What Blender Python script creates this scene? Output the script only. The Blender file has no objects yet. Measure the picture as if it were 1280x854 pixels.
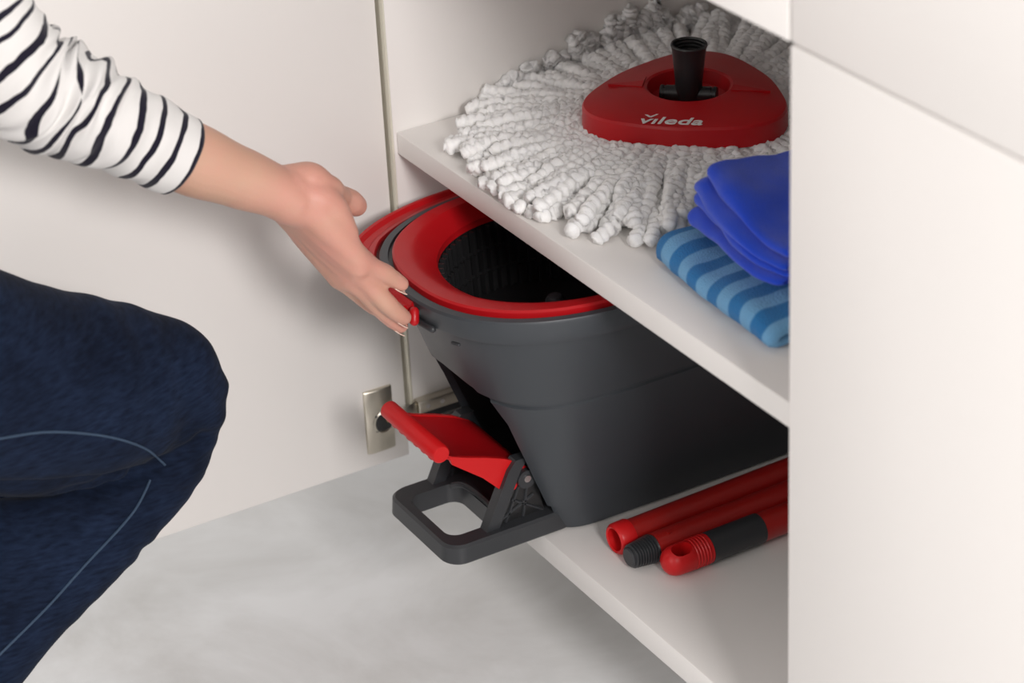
import bpy, bmesh, math, random
from mathutils import Vector, Matrix, noise
from mathutils.bvhtree import BVHTree

sc = bpy.context.scene
COL = sc.collection
random.seed(7)

# ------------------------------------------------------------------ camera
YAW, PITCH, ROLL = math.radians(60.894), math.radians(28.354), math.radians(-3.056)
CAM = Vector((1.72804, -0.86531, 1.23913))
FPX = 3248.0
_fw = Vector((-math.sin(YAW) * math.cos(PITCH), math.cos(YAW) * math.cos(PITCH), -math.sin(PITCH)))
_r0 = Vector((math.cos(YAW), math.sin(YAW), 0))
_u0 = _r0.cross(_fw)
_r = math.cos(ROLL) * _r0 + math.sin(ROLL) * _u0
_u = -math.sin(ROLL) * _r0 + math.cos(ROLL) * _u0
cd = bpy.data.cameras.new('camera')
cam = bpy.data.objects.new('camera', cd)
COL.objects.link(cam)
cam.matrix_world = Matrix(((_r.x, _u.x, -_fw.x, CAM.x), (_r.y, _u.y, -_fw.y, CAM.y), (_r.z, _u.z, -_fw.z, CAM.z), (0, 0, 0, 1)))
cd.sensor_width = 36.0
cd.lens = FPX / 1280 * 36
cd.dof.use_dof = True
cd.dof.focus_distance = 1.99
cd.dof.aperture_fstop = 6.3
sc.camera = cam

# ------------------------------------------------------------------ light
wd = bpy.data.worlds.new('world')
sc.world = wd
wd.use_nodes = True
wd.node_tree.nodes['Background'].inputs[0].default_value = (1.0, 0.975, 0.955, 1)
wd.node_tree.nodes['Background'].inputs[1].default_value = 0.46


def area(name, loc, target, size, power, color):
    l = bpy.data.lights.new(name, 'AREA')
    l.shape = 'RECTANGLE'
    l.size, l.size_y = size
    l.energy = power
    l.color = color
    o = bpy.data.objects.new(name, l)
    COL.objects.link(o)
    o.location = loc
    o.rotation_euler = (Vector(target) - Vector(loc)).to_track_quat('-Z', 'Y').to_euler()
    return o


area('window_light', (0.9, -3.0, 1.60), (0.3, 0.0, 0.35), (1.7, 1.3), 54, (1.0, 0.97, 0.95))
area('side_window_light', (3.2, -0.60, 1.85), (0.05, -0.2, 0.35), (0.7, 0.6), 74, (1.0, 0.965, 0.945))
sc.view_settings.view_transform = 'Standard'
sc.view_settings.look = 'None'
sc.view_settings.gamma = 1
sc.view_settings.use_curve_mapping = False
sc.view_settings.exposure = 0.0


# ------------------------------------------------------------------ helpers
def at(u, v, d):
    """point seen at pixel (u, v) at depth d along the view axis"""
    return CAM + d * (_r * ((u - 640) / FPX) - _u * ((v - 427) / FPX) + _fw)


def atx(u, v, x):
    d = _r * ((u - 640) / FPX) - _u * ((v - 427) / FPX) + _fw
    return CAM + d * ((x - CAM.x) / d.x)


def atz(u, v, z):
    d = _r * ((u - 640) / FPX) - _u * ((v - 427) / FPX) + _fw
    return CAM + d * ((z - CAM.z) / d.z)


def tag(o, label, cat, group=None):
    o['label'] = label
    o['category'] = cat
    if group:
        o['group'] = group
    return o


def adopt(o, parent):
    o.parent = parent
    o.matrix_parent_inverse = Matrix.Translation(-parent.location) if parent.type == 'EMPTY' else Matrix.Identity(4)


def root(name, loc, label, cat, group=None):
    o = bpy.data.objects.new(name, None)
    COL.objects.link(o)
    o.location = loc
    o.empty_display_size = 0.05
    return tag(o, label, cat, group)


def link(name, me, mat, parent=None, smooth=True, angle=35):
    o = bpy.data.objects.new(name, me)
    COL.objects.link(o)
    me.materials.clear()
    me.materials.append(mat)
    if smooth:
        me.shade_smooth()
        if angle:
            me.set_sharp_from_angle(angle=math.radians(angle))
    if parent:
        adopt(o, parent)
    return o


def mesh(name, verts, faces, mat, parent=None, smooth=True, angle=35):
    me = bpy.data.meshes.new(name)
    me.from_pydata([tuple(v) for v in verts], [], faces)
    bm = bmesh.new()
    bm.from_mesh(me)
    bmesh.ops.recalc_face_normals(bm, faces=bm.faces)
    bm.to_mesh(me)
    bm.free()
    return link(name, me, mat, parent, smooth, angle)


def rawmesh(name, V, F, mat_, parent):
    me = bpy.data.meshes.new(name)
    me.from_pydata([tuple(v) for v in V], [], F)
    return link(name, me, mat_, parent, True, 0)


def box(name, lo, hi, mat, parent=None, bevel=0.0008):
    bm = bmesh.new()
    bmesh.ops.create_cube(bm, size=1)
    for v in bm.verts:
        v.co = Vector([(lo[i] + hi[i]) / 2 + v.co[i] * (hi[i] - lo[i]) for i in range(3)])
    if bevel:
        bmesh.ops.bevel(bm, geom=bm.edges[:], offset=bevel, segments=2, affect='EDGES', profile=0.5)
    me = bpy.data.meshes.new(name)
    bm.to_mesh(me)
    bm.free()
    return link(name, me, mat, parent, True, 50)


def rings_faces(nr, n, cap0, cap1, loop=True):
    f = []
    m = n if loop else n - 1
    for i in range(nr - 1):
        for j in range(m):
            f.append((i * n + j, i * n + (j + 1) % n, (i + 1) * n + (j + 1) % n, (i + 1) * n + j))
    if cap0:
        f.append(tuple(range(n - 1, -1, -1)))
    if cap1:
        f.append(tuple((nr - 1) * n + j for j in range(n)))
    return f


def loft(name, rings, mat, parent=None, cap0=True, cap1=True, angle=35):
    n = len(rings[0])
    return mesh(name, [p for r in rings for p in r], rings_faces(len(rings), n, cap0, cap1), mat, parent, True, angle)


def frames(pts, up=Vector((0, 0, 1))):
    out = []
    pts = [Vector(p) for p in pts]
    prev = None
    for i, p in enumerate(pts):
        t = (pts[min(i + 1, len(pts) - 1)] - pts[max(i - 1, 0)]).normalized()
        if prev is None:
            a = up - t * up.dot(t)
            if a.length < 1e-4:
                a = Vector((1, 0, 0)) - t * t.x
        else:
            a = prev - t * prev.dot(t)
        a.normalize()
        prev = a
        out.append((p, t, a, t.cross(a)))
    return out


def tube_data(pts, rad, seg=12, up=Vector((0, 0, 1)), flat=1.0, roundcap=False):
    """rad: one radius per point; flat scales the radius along 'up'"""
    pts = [Vector(p) for p in pts]
    rad = list(rad) if hasattr(rad, '__len__') else [rad] * len(pts)
    fr = frames(pts, up)
    V = []
    nr = 0

    def ring(p, a, b, r):
        for k in range(seg):
            w = 2 * math.pi * k / seg
            V.append(p + a * (math.cos(w) * r * flat) + b * (math.sin(w) * r))
    if roundcap:
        for q in (80, 55, 28):
            w = math.radians(q)
            p, t, a, b = fr[0]
            ring(p - t * rad[0] * math.sin(w), a, b, rad[0] * math.cos(w))
            nr += 1
    for (p, t, a, b), r in zip(fr, rad):
        ring(p, a, b, r)
        nr += 1
    if roundcap:
        for q in (28, 55, 80):
            w = math.radians(q)
            p, t, a, b = fr[-1]
            ring(p + t * rad[-1] * math.sin(w), a, b, rad[-1] * math.cos(w))
            nr += 1
    return V, rings_faces(nr, seg, True, True)


def tube(name, pts, rad, mat, parent=None, seg=12, up=Vector((0, 0, 1)), flat=1.0, roundcap=False, angle=40):
    V, F = tube_data(pts, rad, seg, up, flat, roundcap)
    return mesh(name, V, F, mat, parent, True, angle)


def spline(pts, n, extra=None):
    """Catmull-Rom through pts (Vectors); extra: list of float lists interpolated alike"""
    P = [Vector(p) for p in pts]
    out = []
    ex = [[] for _ in (extra or [])]
    m = len(P) - 1
    for i in range(n):
        t = i / (n - 1) * m
        k = min(int(t), m - 1)
        f = t - k
        a, b, c, d = P[max(k - 1, 0)], P[k], P[k + 1], P[min(k + 2, m)]
        out.append(0.5 * (2 * b + (c - a) * f + (2 * a - 5 * b + 4 * c - d) * f * f + (3 * b - a - 3 * c + d) * f ** 3))
        s = f * f * (3 - 2 * f)
        for e, src in zip(ex, extra or []):
            e.append(src[k] * (1 - s) + src[k + 1] * s)
    return (out, *ex) if extra else out


def apply_mods(o):
    dg = bpy.context.evaluated_depsgraph_get()
    dg.update()
    me = bpy.data.meshes.new_from_object(o.evaluated_get(dg))
    o.modifiers.clear()
    o.data = me
    return o


def boolean(o, cutters):
    for c in cutters:
        m = o.modifiers.new('cut', 'BOOLEAN')
        m.object = c
        m.operation = 'DIFFERENCE'
        m.solver = 'EXACT'
    apply_mods(o)
    for c in cutters:
        bpy.data.objects.remove(c, do_unlink=True)
    o.data.shade_smooth()
    o.data.set_sharp_from_angle(angle=math.radians(35))
    return o


def blob(name, pieces, voxel, mat, parent=None, smooth=8, lam=0.5):
    """one continuous skin over overlapping limb volumes"""
    V, F = [], []
    for v, f in pieces:
        k = len(V)
        V += v
        F += [tuple(i + k for i in q) for q in f]
    o = mesh(name, V, F, mat)
    m = o.modifiers.new('r', 'REMESH')
    m.mode = 'VOXEL'
    m.voxel_size = voxel
    s = o.modifiers.new('s', 'SMOOTH')
    s.factor = lam
    s.iterations = smooth
    apply_mods(o)
    o.data.shade_smooth()
    if parent:
        adopt(o, parent)
    return o


# ------------------------------------------------------------------ materials
def mat(name, color, rough=0.5, metal=0.0, spec=0.5, bump=None, var=None, sub=0.0, sheen=0.0, coat=0.0):
    """bump=(scale, strength, detail), var=(scale, amount) value variation"""
    m = bpy.data.materials.new(name)
    m.use_nodes = True
    nt = m.node_tree
    b = nt.nodes['Principled BSDF']
    b.inputs['Base Color'].default_value = (*color, 1)
    b.inputs['Roughness'].default_value = rough
    b.inputs['Metallic'].default_value = metal
    b.inputs['Specular IOR Level'].default_value = spec
    if sub:
        b.inputs['Subsurface Weight'].default_value = sub
        b.inputs['Subsurface Radius'].default_value = (0.012, 0.004, 0.002)
        b.inputs['Subsurface Scale'].default_value = 0.6
    if sheen:
        b.inputs['Sheen Weight'].default_value = sheen
    if coat:
        b.inputs['Coat Weight'].default_value = coat
    tc = nt.nodes.new('ShaderNodeTexCoord')
    if bump:
        n = nt.nodes.new('ShaderNodeTexNoise')
        n.inputs['Scale'].default_value = bump[0]
        n.inputs['Detail'].default_value = bump[2] if len(bump) > 2 else 3
        nt.links.new(tc.outputs['Object'], n.inputs['Vector'])
        bp = nt.nodes.new('ShaderNodeBump')
        bp.inputs['Strength'].default_value = bump[1]
        bp.inputs['Distance'].default_value = 0.002
        nt.links.new(n.outputs['Fac'], bp.inputs['Height'])
        nt.links.new(bp.outputs['Normal'], b.inputs['Normal'])
    if var:
        n2 = nt.nodes.new('ShaderNodeTexNoise')
        n2.inputs['Scale'].default_value = var[0]
        n2.inputs['Detail'].default_value = 5
        nt.links.new(tc.outputs['Object'], n2.inputs['Vector'])
        cr = nt.nodes.new('ShaderNodeValToRGB')
        cr.color_ramp.elements[0].position = 0.3
        cr.color_ramp.elements[1].position = 0.7
        k = var[1]
        cr.color_ramp.elements[0].color = (*[c * (1 - k) for c in color], 1)
        cr.color_ramp.elements[1].color = (*[min(1, c * (1 + k)) for c in color], 1)
        nt.links.new(n2.outputs['Fac'], cr.inputs['Fac'])
        nt.links.new(cr.outputs['Color'], b.inputs['Base Color'])
    return m


M = {}
M['laminate'] = mat('white_laminate', (0.80, 0.77, 0.745), 0.42, bump=(900, 0.02))
M['edge'] = mat('cream_edge_band', (0.66, 0.63, 0.53), 0.55)
M['plinth'] = mat('plinth_grey', (0.62, 0.61, 0.59), 0.5)
M['wall'] = mat('wall_paint', (0.8, 0.79, 0.77), 0.8)
M['charcoal'] = mat('charcoal_plastic', (0.044, 0.050, 0.058), 0.42, bump=(1500, 0.05))
M['charcoal_dark'] = mat('dark_grey_plastic', (0.032, 0.034, 0.038), 0.40, bump=(1500, 0.05))
M['black'] = mat('black_plastic', (0.016, 0.016, 0.017), 0.36)
M['red'] = mat('red_plastic', (0.46, 0.006, 0.010), 0.36, spec=0.35, bump=(1200, 0.03))
M['redmetal'] = mat('red_lacquered_steel', (0.38, 0.012, 0.010), 0.30, coat=0.3)
M['redcap'] = mat('bright_red_plastic', (0.60, 0.009, 0.011), 0.38, spec=0.4)
M['nickel'] = mat('brushed_nickel', (0.60, 0.56, 0.48), 0.38, metal=1.0, bump=(400, 0.05))
M['brass'] = mat('brass', (0.62, 0.42, 0.2), 0.3, metal=1.0)
M['steel'] = mat('steel', (0.7, 0.7, 0.7), 0.25, metal=1.0)
M['yarn'] = mat('white_chenille', (0.94, 0.93, 0.91), 0.95, spec=0.05, bump=(600, 0.25, 4), sheen=0.15, sub=0.6)
M['yarn'].node_tree.nodes['Principled BSDF'].inputs['Subsurface Radius'].default_value = (0.008, 0.008, 0.0075)
M['yarn'].node_tree.nodes['Principled BSDF'].inputs['Subsurface Scale'].default_value = 1.0
M['blue'] = mat('blue_microfibre', (0.012, 0.068, 0.66), 0.95, spec=0.1, bump=(1300, 0.6, 3), sheen=0.35)
M['print'] = mat('white_print', (0.86, 0.84, 0.83), 0.5)
M['thread'] = mat('jeans_thread', (0.055, 0.085, 0.135), 0.9, spec=0.1, bump=(1500, 0.5))
M['nail'] = mat('nail', (0.83, 0.60, 0.50), 0.3)
M['shoe'] = mat('shoe_canvas', (0.6, 0.6, 0.6), 0.8)
M['hair'] = mat('brown_hair', (0.08, 0.045, 0.025), 0.5, bump=(300, 0.8))


def floor_material():
    m = mat('concrete_vinyl', (0.5, 0.5, 0.49), 0.36, bump=(60, 0.03))
    nt = m.node_tree
    b = nt.nodes['Principled BSDF']
    tc = nt.nodes['Texture Coordinate']
    n = nt.nodes.new('ShaderNodeTexNoise')
    n.inputs['Scale'].default_value = 5.5
    n.inputs['Detail'].default_value = 9
    n.inputs['Roughness'].default_value = 0.62
    n.inputs['Distortion'].default_value = 0.5
    nt.links.new(tc.outputs['Object'], n.inputs['Vector'])
    cr = nt.nodes.new('ShaderNodeValToRGB')
    cr.color_ramp.elements[0].position = 0.33
    cr.color_ramp.elements[0].color = (0.64, 0.635, 0.625, 1)
    cr.color_ramp.elements[1].position = 0.62
    cr.color_ramp.elements[1].color = (0.80, 0.805, 0.81, 1)
    nt.links.new(n.outputs['Fac'], cr.inputs['Fac'])
    nt.links.new(cr.outputs['Color'], b.inputs['Base Color'])
    return m


def skin_material():
    m = mat('skin', (0.66, 0.36, 0.25), 0.48, sub=0.12, bump=(500, 0.10))
    nt = m.node_tree
    b = nt.nodes['Principled BSDF']
    at_ = nt.nodes.new('ShaderNodeAttribute')
    at_.attribute_name = 'flush'
    n = nt.nodes.new('ShaderNodeTexNoise')
    n.inputs['Scale'].default_value = 45
    n.inputs['Detail'].default_value = 4
    nt.links.new(nt.nodes['Texture Coordinate'].outputs['Object'], n.inputs['Vector'])
    ad = nt.nodes.new('ShaderNodeMath')
    ad.operation = 'MULTIPLY_ADD'
    nt.links.new(n.outputs['Fac'], ad.inputs[0])
    ad.inputs[1].default_value = 0.7
    nt.links.new(at_.outputs['Fac'], ad.inputs[2])
    cr = nt.nodes.new('ShaderNodeValToRGB')
    cr.color_ramp.elements[0].position = 0.2
    cr.color_ramp.elements[0].color = (0.60, 0.365, 0.26, 1)
    cr.color_ramp.elements[1].position = 1.1
    cr.color_ramp.elements[1].color = (0.68, 0.315, 0.25, 1)
    nt.links.new(ad.outputs[0], cr.inputs['Fac'])
    nt.links.new(cr.outputs['Color'], b.inputs['Base Color'])
    return m


def stripe_material(name, attr, period, width, c0, c1, wob, rough, bump, soft=0.02):
    """bands along a stored length attribute"""
    m = mat(name, c0, rough, spec=0.15, bump=bump, sheen=0.15)
    nt = m.node_tree
    b = nt.nodes['Principled BSDF']
    a = nt.nodes.new('ShaderNodeAttribute')
    a.attribute_name = attr
    n = nt.nodes.new('ShaderNodeTexNoise')
    n.inputs['Scale'].default_value = wob[0]
    nt.links.new(nt.nodes['Texture Coordinate'].outputs['Object'], n.inputs['Vector'])
    w = nt.nodes.new('ShaderNodeMath')
    w.operation = 'MULTIPLY_ADD'
    nt.links.new(n.outputs['Fac'], w.inputs[0])
    w.inputs[1].default_value = wob[1]
    nt.links.new(a.outputs['Fac'], w.inputs[2])
    d = nt.nodes.new('ShaderNodeMath')
    d.operation = 'DIVIDE'
    nt.links.new(w.outputs[0], d.inputs[0])
    d.inputs[1].default_value = period
    fr = nt.nodes.new('ShaderNodeMath')
    fr.operation = 'FRACT'
    nt.links.new(d.outputs[0], fr.inputs[0])
    cr = nt.nodes.new('ShaderNodeValToRGB')
    e = cr.color_ramp.elements
    e[0].position = 0
    e[0].color = (*c1, 1)
    e[1].position = width
    e[1].color = (*c1, 1)
    for p, c in ((width + soft, c0), (1 - soft, c0), (1.0, c1)):
        x = e.new(p)
        x.color = (*c, 1)
    nt.links.new(fr.outputs[0], cr.inputs['Fac'])
    nt.links.new(cr.outputs['Color'], b.inputs['Base Color'])
    return m


def denim_material():
    m = mat('dark_denim', (0.014, 0.024, 0.06), 0.85, spec=0.08, sheen=0.02)
    nt = m.node_tree
    b = nt.nodes['Principled BSDF']
    tc = nt.nodes['Texture Coordinate']
    mp = nt.nodes.new('ShaderNodeMapping')
    mp.inputs['Scale'].default_value = (60, 60, 260)
    nt.links.new(tc.outputs['Object'], mp.inputs['Vector'])
    n = nt.nodes.new('ShaderNodeTexNoise')
    n.inputs['Scale'].default_value = 1.6
    n.inputs['Detail'].default_value = 6
    nt.links.new(mp.outputs['Vector'], n.inputs['Vector'])
    n2 = nt.nodes.new('ShaderNodeTexNoise')
    n2.inputs['Scale'].default_value = 14
    n2.inputs['Detail'].default_value = 3
    nt.links.new(tc.outputs['Object'], n2.inputs['Vector'])
    ad = nt.nodes.new('ShaderNodeMath')
    ad.operation = 'MULTIPLY'
    nt.links.new(n.outputs['Fac'], ad.inputs[0])
    nt.links.new(n2.outputs['Fac'], ad.inputs[1])
    cr = nt.nodes.new('ShaderNodeValToRGB')
    cr.color_ramp.elements[0].position = 0.12
    cr.color_ramp.elements[0].color = (0.004, 0.007, 0.017, 1)
    cr.color_ramp.elements[1].position = 0.42
    cr.color_ramp.elements[1].color = (0.013, 0.023, 0.053, 1)
    nt.links.new(ad.outputs[0], cr.inputs['Fac'])
    nt.links.new(cr.outputs['Color'], b.inputs['Base Color'])
    bp = nt.nodes.new('ShaderNodeBump')
    bp.inputs['Strength'].default_value = 0.25
    bp.inputs['Distance'].default_value = 0.001
    nt.links.new(n.outputs['Fac'], bp.inputs['Height'])
    nt.links.new(bp.outputs['Normal'], b.inputs['Normal'])
    return m


M['floor'] = floor_material()
M['skin'] = skin_material()
M['denim'] = denim_material()
M['shirt'] = stripe_material('striped_jersey', 'run', 0.0172, 0.25, (0.80, 0.78, 0.765), (0.012, 0.010, 0.022), (40, 0.006), 0.9, (1500, 0.3))
M['terry'] = stripe_material('striped_terry', 'run', 0.027, 0.45, (0.19, 0.45, 0.74), (0.025, 0.20, 0.50), (60, 0.003), 0.95, (900, 0.9, 4), soft=0.06)


def set_attr(o, name, vals):
    a = o.data.attributes.new(name, 'FLOAT', 'POINT')
    a.data.foreach_set('value', vals)


# ------------------------------------------------------------------ the room
ZF = 0.0
o = box('floor', (-3.0, -4.0, -0.05), (4.0, 0.62, 0.0), M['floor'], bevel=0)
o['kind'] = 'structure'
o = box('wall_back', (-3.0, 0.60, 0.0), (4.0, 0.68, 2.6), M['wall'], bevel=0)
o['kind'] = 'structure'

# ------------------------------------------------------------------ cabinets
ZB, ZS = 0.1225, 0.395          # top of the bottom panel, top of the shelf
cab = root('base_cabinet', (0.28, 0.28, 0), 'white base cabinet standing open, a mop head and folded cloths on its shelf', 'cabinet')
L = M['laminate']
sp = box('side_panel', (-0.019, -0.0028, 0.1015), (0.0, 0.56, 0.82), L, cab)
box('edge_band', (-0.019, -0.0042, 0.1015), (0.0, -0.0028, 0.82), M['edge'], sp, bevel=0)
box('side_panel', (0.562, -0.004, 0.1015), (0.5805, 0.56, 0.82), L, cab)
box('bottom_panel', (0.0, -0.004, 0.1015), (0.562, 0.56, ZB), L, cab)
box('shelf', (0.0005, 0.0, ZS - 0.019), (0.5615, 0.52, ZS), L, cab)
box('back_panel', (0.0, 0.548, ZB), (0.562, 0.556, 0.82), L, cab, bevel=0)
box('top_rail', (0.0, 0.0, 0.801), (0.562, 0.10, 0.82), L, cab)
box('drawer_bottom', (0.006, 0.0, 0.672), (0.556, 0.50, 0.688), L, cab)
box('plinth', (-0.019, 0.13, 0.0), (0.5805, 0.146, 0.1015), M['plinth'], cab)
box('drawer_front', (-0.012, -0.025, 0.6622), (0.5708, -0.006, 0.814), L, cab, bevel=0.0015)
door = box('door', (-0.024, -0.603, 0.0915), (-0.005, -0.0075, 0.6585), L, cab, bevel=0.001)

# cup hinge screwed to the door, its arm on the side panel
hy0, hy1, hz0, hz1 = -0.0475, -0.0215, 0.106, 0.166
prof = [(-0.0048, 0.0), (-0.0022, 0.0), (-0.0012, 0.10), (-0.0008, 0.5), (-0.0012, 0.90), (-0.0022, 1.0), (-0.0048, 1.0)]
V = []
for zz in (hz0, hz0 + 0.001, hz1 - 0.001, hz1):
    e = 0.0006 if zz in (hz0, hz1) else 0
    for px, t in prof:
        V.append((px - e, hy0 + (hy1 - hy0) * t, zz))
pl = mesh('hinge_plate', V, rings_faces(4, 7, True, True), M['nickel'], door, True, 30)
V, F = [], []
for k in range(24):       # recessed cup rim inside the plate
    w = 2 * math.pi * k / 24
    cy, cz = -0.0315, 0.134
    for r, x in ((0.0098, -0.0004), (0.0088, 0.0004), (0.0078, -0.0004), (0.0072, -0.0045)):
        V.append((x, cy + r * math.cos(w), cz + r * 1.1 * math.sin(w)))
    for q in range(3):
        F.append((k * 4 + q, k * 4 + q + 1, ((k + 1) % 24) * 4 + q + 1, ((k + 1) % 24) * 4 + q))
mesh('hinge_cup_rim', V, F, M['nickel'], pl)
box('hinge_cup', (-0.0047, -0.0395, 0.1255), (0.0002, -0.0237, 0.1425), M['black'], pl, 0.0015)
box('hinge_spring', (0.0, -0.030, 0.1345), (0.0035, -0.0225, 0.1415), M['brass'], pl, 0.001)
kn = []
for k in range(9):
    w = math.radians(150 - 20 * k)
    kn.append(Vector((0.004 + 0.006 * math.sin(w), -0.016 + 0.0125 * math.cos(w), 0.140)))
tube('hinge_knuckle', kn, 0.0022, M['nickel'], door, 8, flat=4.0)
ha = box('hinge_arm', (0.0002, -0.0025, 0.1365), (0.010, 0.062, 0.1480), M['nickel'], sp, 0.001)
box('mounting_plate', (0.0001, 0.002, 0.1275), (0.006, 0.058, 0.1365), M['charcoal_dark'], sp, 0.001)
for yy in (0.006, 0.020, 0.045):
    tube('screw', [(0.0098, yy, 0.1425), (0.0106, yy, 0.1425)], 0.0022, M['steel'], ha, 10)
box('hinge_damper', (0.0001, -0.0045, 0.1280), (0.004, 0.0015, 0.1350), M['edge'], sp, 0.0008)

cab2 = root('base_cabinet', (0.88, 0.28, 0), 'white base cabinet with closed smooth fronts at the right edge', 'cabinet')
box('carcass', (0.581, -0.004, 0.1015), (1.181, 0.556, 0.82), L, cab2)
box('door', (0.572, -0.025, 0.0915), (1.169, -0.006, 0.6610), L, cab2, 0.0015)
box('drawer_front', (0.5728, -0.025, 0.6628), (1.169, -0.006, 0.814), L, cab2, 0.0015)
box('plinth', (0.581, 0.13, 0.0), (1.181, 0.146, 0.1015), M['plinth'], cab2)
tag(box('worktop', (-0.022, -0.03, 0.8205), (1.2, 0.598, 0.858), M['plinth'], None, 0.002), 'pale grey worktop lying across both white base cabinets', 'worktop')

# ------------------------------------------------------------------ bucket
XC = 0.164
bk = root('mop_bucket', (XC, 0.15, ZB), 'charcoal plastic mop bucket with red wringer and foot pedal on the bottom panel', 'bucket')
NS = 128


def sring(z, a, yf, yb, n, seg=NS, y0=0.06, y1=0.20, xc=XC):
    out = []
    for k in range(seg):
        w = 2 * math.pi * (k + 0.5) / seg
        c, s = math.cos(w), math.sin(w)
        x = xc + a * math.copysign(abs(c) ** (2 / n), c)
        if s < 0:
            y = y0 - (y0 - yf) * abs(s) ** (2 / n)
        else:
            y = y1 + (yb - y1) * abs(s) ** (2 / n)
        out.append(Vector((x, y, z)))
    return out


prof = [(ZB + .0002, .0575, .0110, .286, 4.5), (.1250, .0608, .0065, .289, 4.2), (.1480, .0655, -.0015, .293, 4.0), (.1490, .0675, -.0040, .294, 4.0),
        (.1700, .0720, -.0120, .298, 3.8), (.2150, .0815, -.0300, .306, 3.3), (.2545, .0903, -.0452, .313, 3.0), (.2560, .0889, -.0438, .3116, 3.0), (.2590, .0893, -.0445, .3122, 3.0), (.2612, .0938, -.0492, .3155, 3.0),
        (.3000, .1045, -.0640, .324, 2.7), (.3300, .1130, -.0755, .331, 2.5), (.3440, .1165, -.0800, .334, 2.4)]
body = loft('bucket_body', [sring(*p) for p in prof], M['charcoal'], None)
# arched recess for the pedal and the round well of the wringer
arch = [(-.046, .090), (-.049, .150), (-.0525, .200), (-.0525, .232), (-.046, .252), (-.032, .2625), (-.012, .2665), (.012, .2665), (.032, .2640), (.044, .254),
        (.0505, .234), (.0500, .200), (.049, .150), (.046, .090)]
ar = []
for yy, sc_ in ((-.16, 1.0), (0.05, 1.0), (0.13, 1.0)):
    ar.append([Vector((XC + x * sc_ * 1.02, yy, .09 + (z - .09) * (sc_ if yy > 0 else 1))) for x, z in arch])
cut1 = loft('cut', ar, M['black'], None)
HC = Vector((0.1605, 0.0480, 0))


def circ(r, z, seg=NS, c=HC):
    return [Vector((c.x + r * math.cos(2 * math.pi * (k + .5) / seg), c.y + r * math.sin(2 * math.pi * (k + .5) / seg), z)) for k in range(seg)]


cut2 = loft('cut', [circ(.0925, .2685), circ(.0940, .322), circ(.110, .36)], M['black'], None)
boolean(body, [cut1, cut2])
adopt(body, bk)

ln = [[Vector((XC + x * q, max(-.06, .005 - .404 * (z - .1225)) + .016 if y is None else y, z - (.0012 if z > .24 else 0) + (.034 if z < .1 else 0))) for x, z in arch] for q, y in ((.985, None), (.985, .09), (.95, .128))]
loft('recess_shade_shell', ln, M['black'], bk, False, True)  # added black shell; its colour stands in for deep shade inside the arch

# grey lip around the top
lip = [sring(.3265, .1125, -.0750, .3310, 2.5), sring(.3262, .1185, -.0815, .3370, 2.5), sring(.3290, .1200, -.0835, .3385, 2.45),
       sring(.3440, .1222, -.0870, .3410, 2.4), sring(.3462, .1212, -.0860, .3400, 2.4), sring(.3466, .1160, -.0800, .3345, 2.4), sring(.3405, .1150, -.0790, .3335, 2.4)]
loft('rim', lip, M['charcoal'], bk, False, False)

# red wringer ring: flat shoulder, slope down to the round well
def toward(ring, r, z):
    out = []
    for p in ring:
        d = Vector((p.x - HC.x, p.y - HC.y, 0)).normalized()
        out.append(Vector((HC.x + d.x * r, HC.y + d.y * r, z)))
    return out


o0 = sring(.3425, .1128, -.0772, .331, 2.35)
o1 = sring(.3490, .1128, -.0772, .331, 2.35)
o2 = sring(.3505, .1115, -.0757, .3295, 2.35)
o3 = sring(.3500, .1020, -.0650, .320, 2.25)
c1, c2, c3 = toward(o3, .0925, .3375), toward(o3, .0905, .3355), toward(o3, .0900, .330)
o4 = [p.lerp(q, 0.25) + Vector((0, 0, .0015)) for p, q in zip(o3, c1)]
wr = loft('wringer_ring', [o0, o1, o2, o3, o4, c1, c2, c3], M['red'], bk, False, False, 30)

# black perforated basket: upright slats in three tiers, hoops, floor and hub
bs = loft('wringer_basket', [circ(.0915, .331), circ(.0905, .305), circ(.0880, .2700), circ(.0870, .2695), circ(.004, .2690)], M['black'], bk, False, True)
V, F = [], []
for tier, (za, zb_) in enumerate(((.2715, .2885), (.2905, .3085), (.3105, .3290))):
    for k in range(64):
        w = 2 * math.pi * (k + 0.5 * (tier % 2) * 0) / 64
        i0 = len(V)
        for z in (za, zb_):
            ro = .0868 + (z - .27) * .055
            for dr, dw in ((0, -.019), (-.0045, -.012), (-.0045, .012), (0, .019)):
                V.append((HC.x + (ro + dr) * math.cos(w + dw), HC.y + (ro + dr) * math.sin(w + dw), z))
        F += [(i0, i0 + 1, i0 + 5, i0 + 4), (i0 + 1, i0 + 2, i0 + 6, i0 + 5), (i0 + 2, i0 + 3, i0 + 7, i0 + 6), (i0, i0 + 1, i0 + 2, i0 + 3), (i0 + 4, i0 + 5, i0 + 6, i0 + 7)]
sl = mesh('basket_slats', V, F, M['black'], bs, False)
sl['kind'] = 'stuff'
for z in (.2895, .3095):
    rr = .0862 + (z - .27) * .055
    tube('basket_hoop', circ(rr, z, 64) + circ(rr, z, 64)[:1], .0013, M['black'], bs, 6)
hb = [(.020, .2692), (.018, .276), (.009, .281), (.0075, .296), (.0055, .2995), (.002, .3008)]
loft('basket_hub', [circ(r, z, 28) for r, z in hb], M['charcoal'], bs, False, True)

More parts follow.
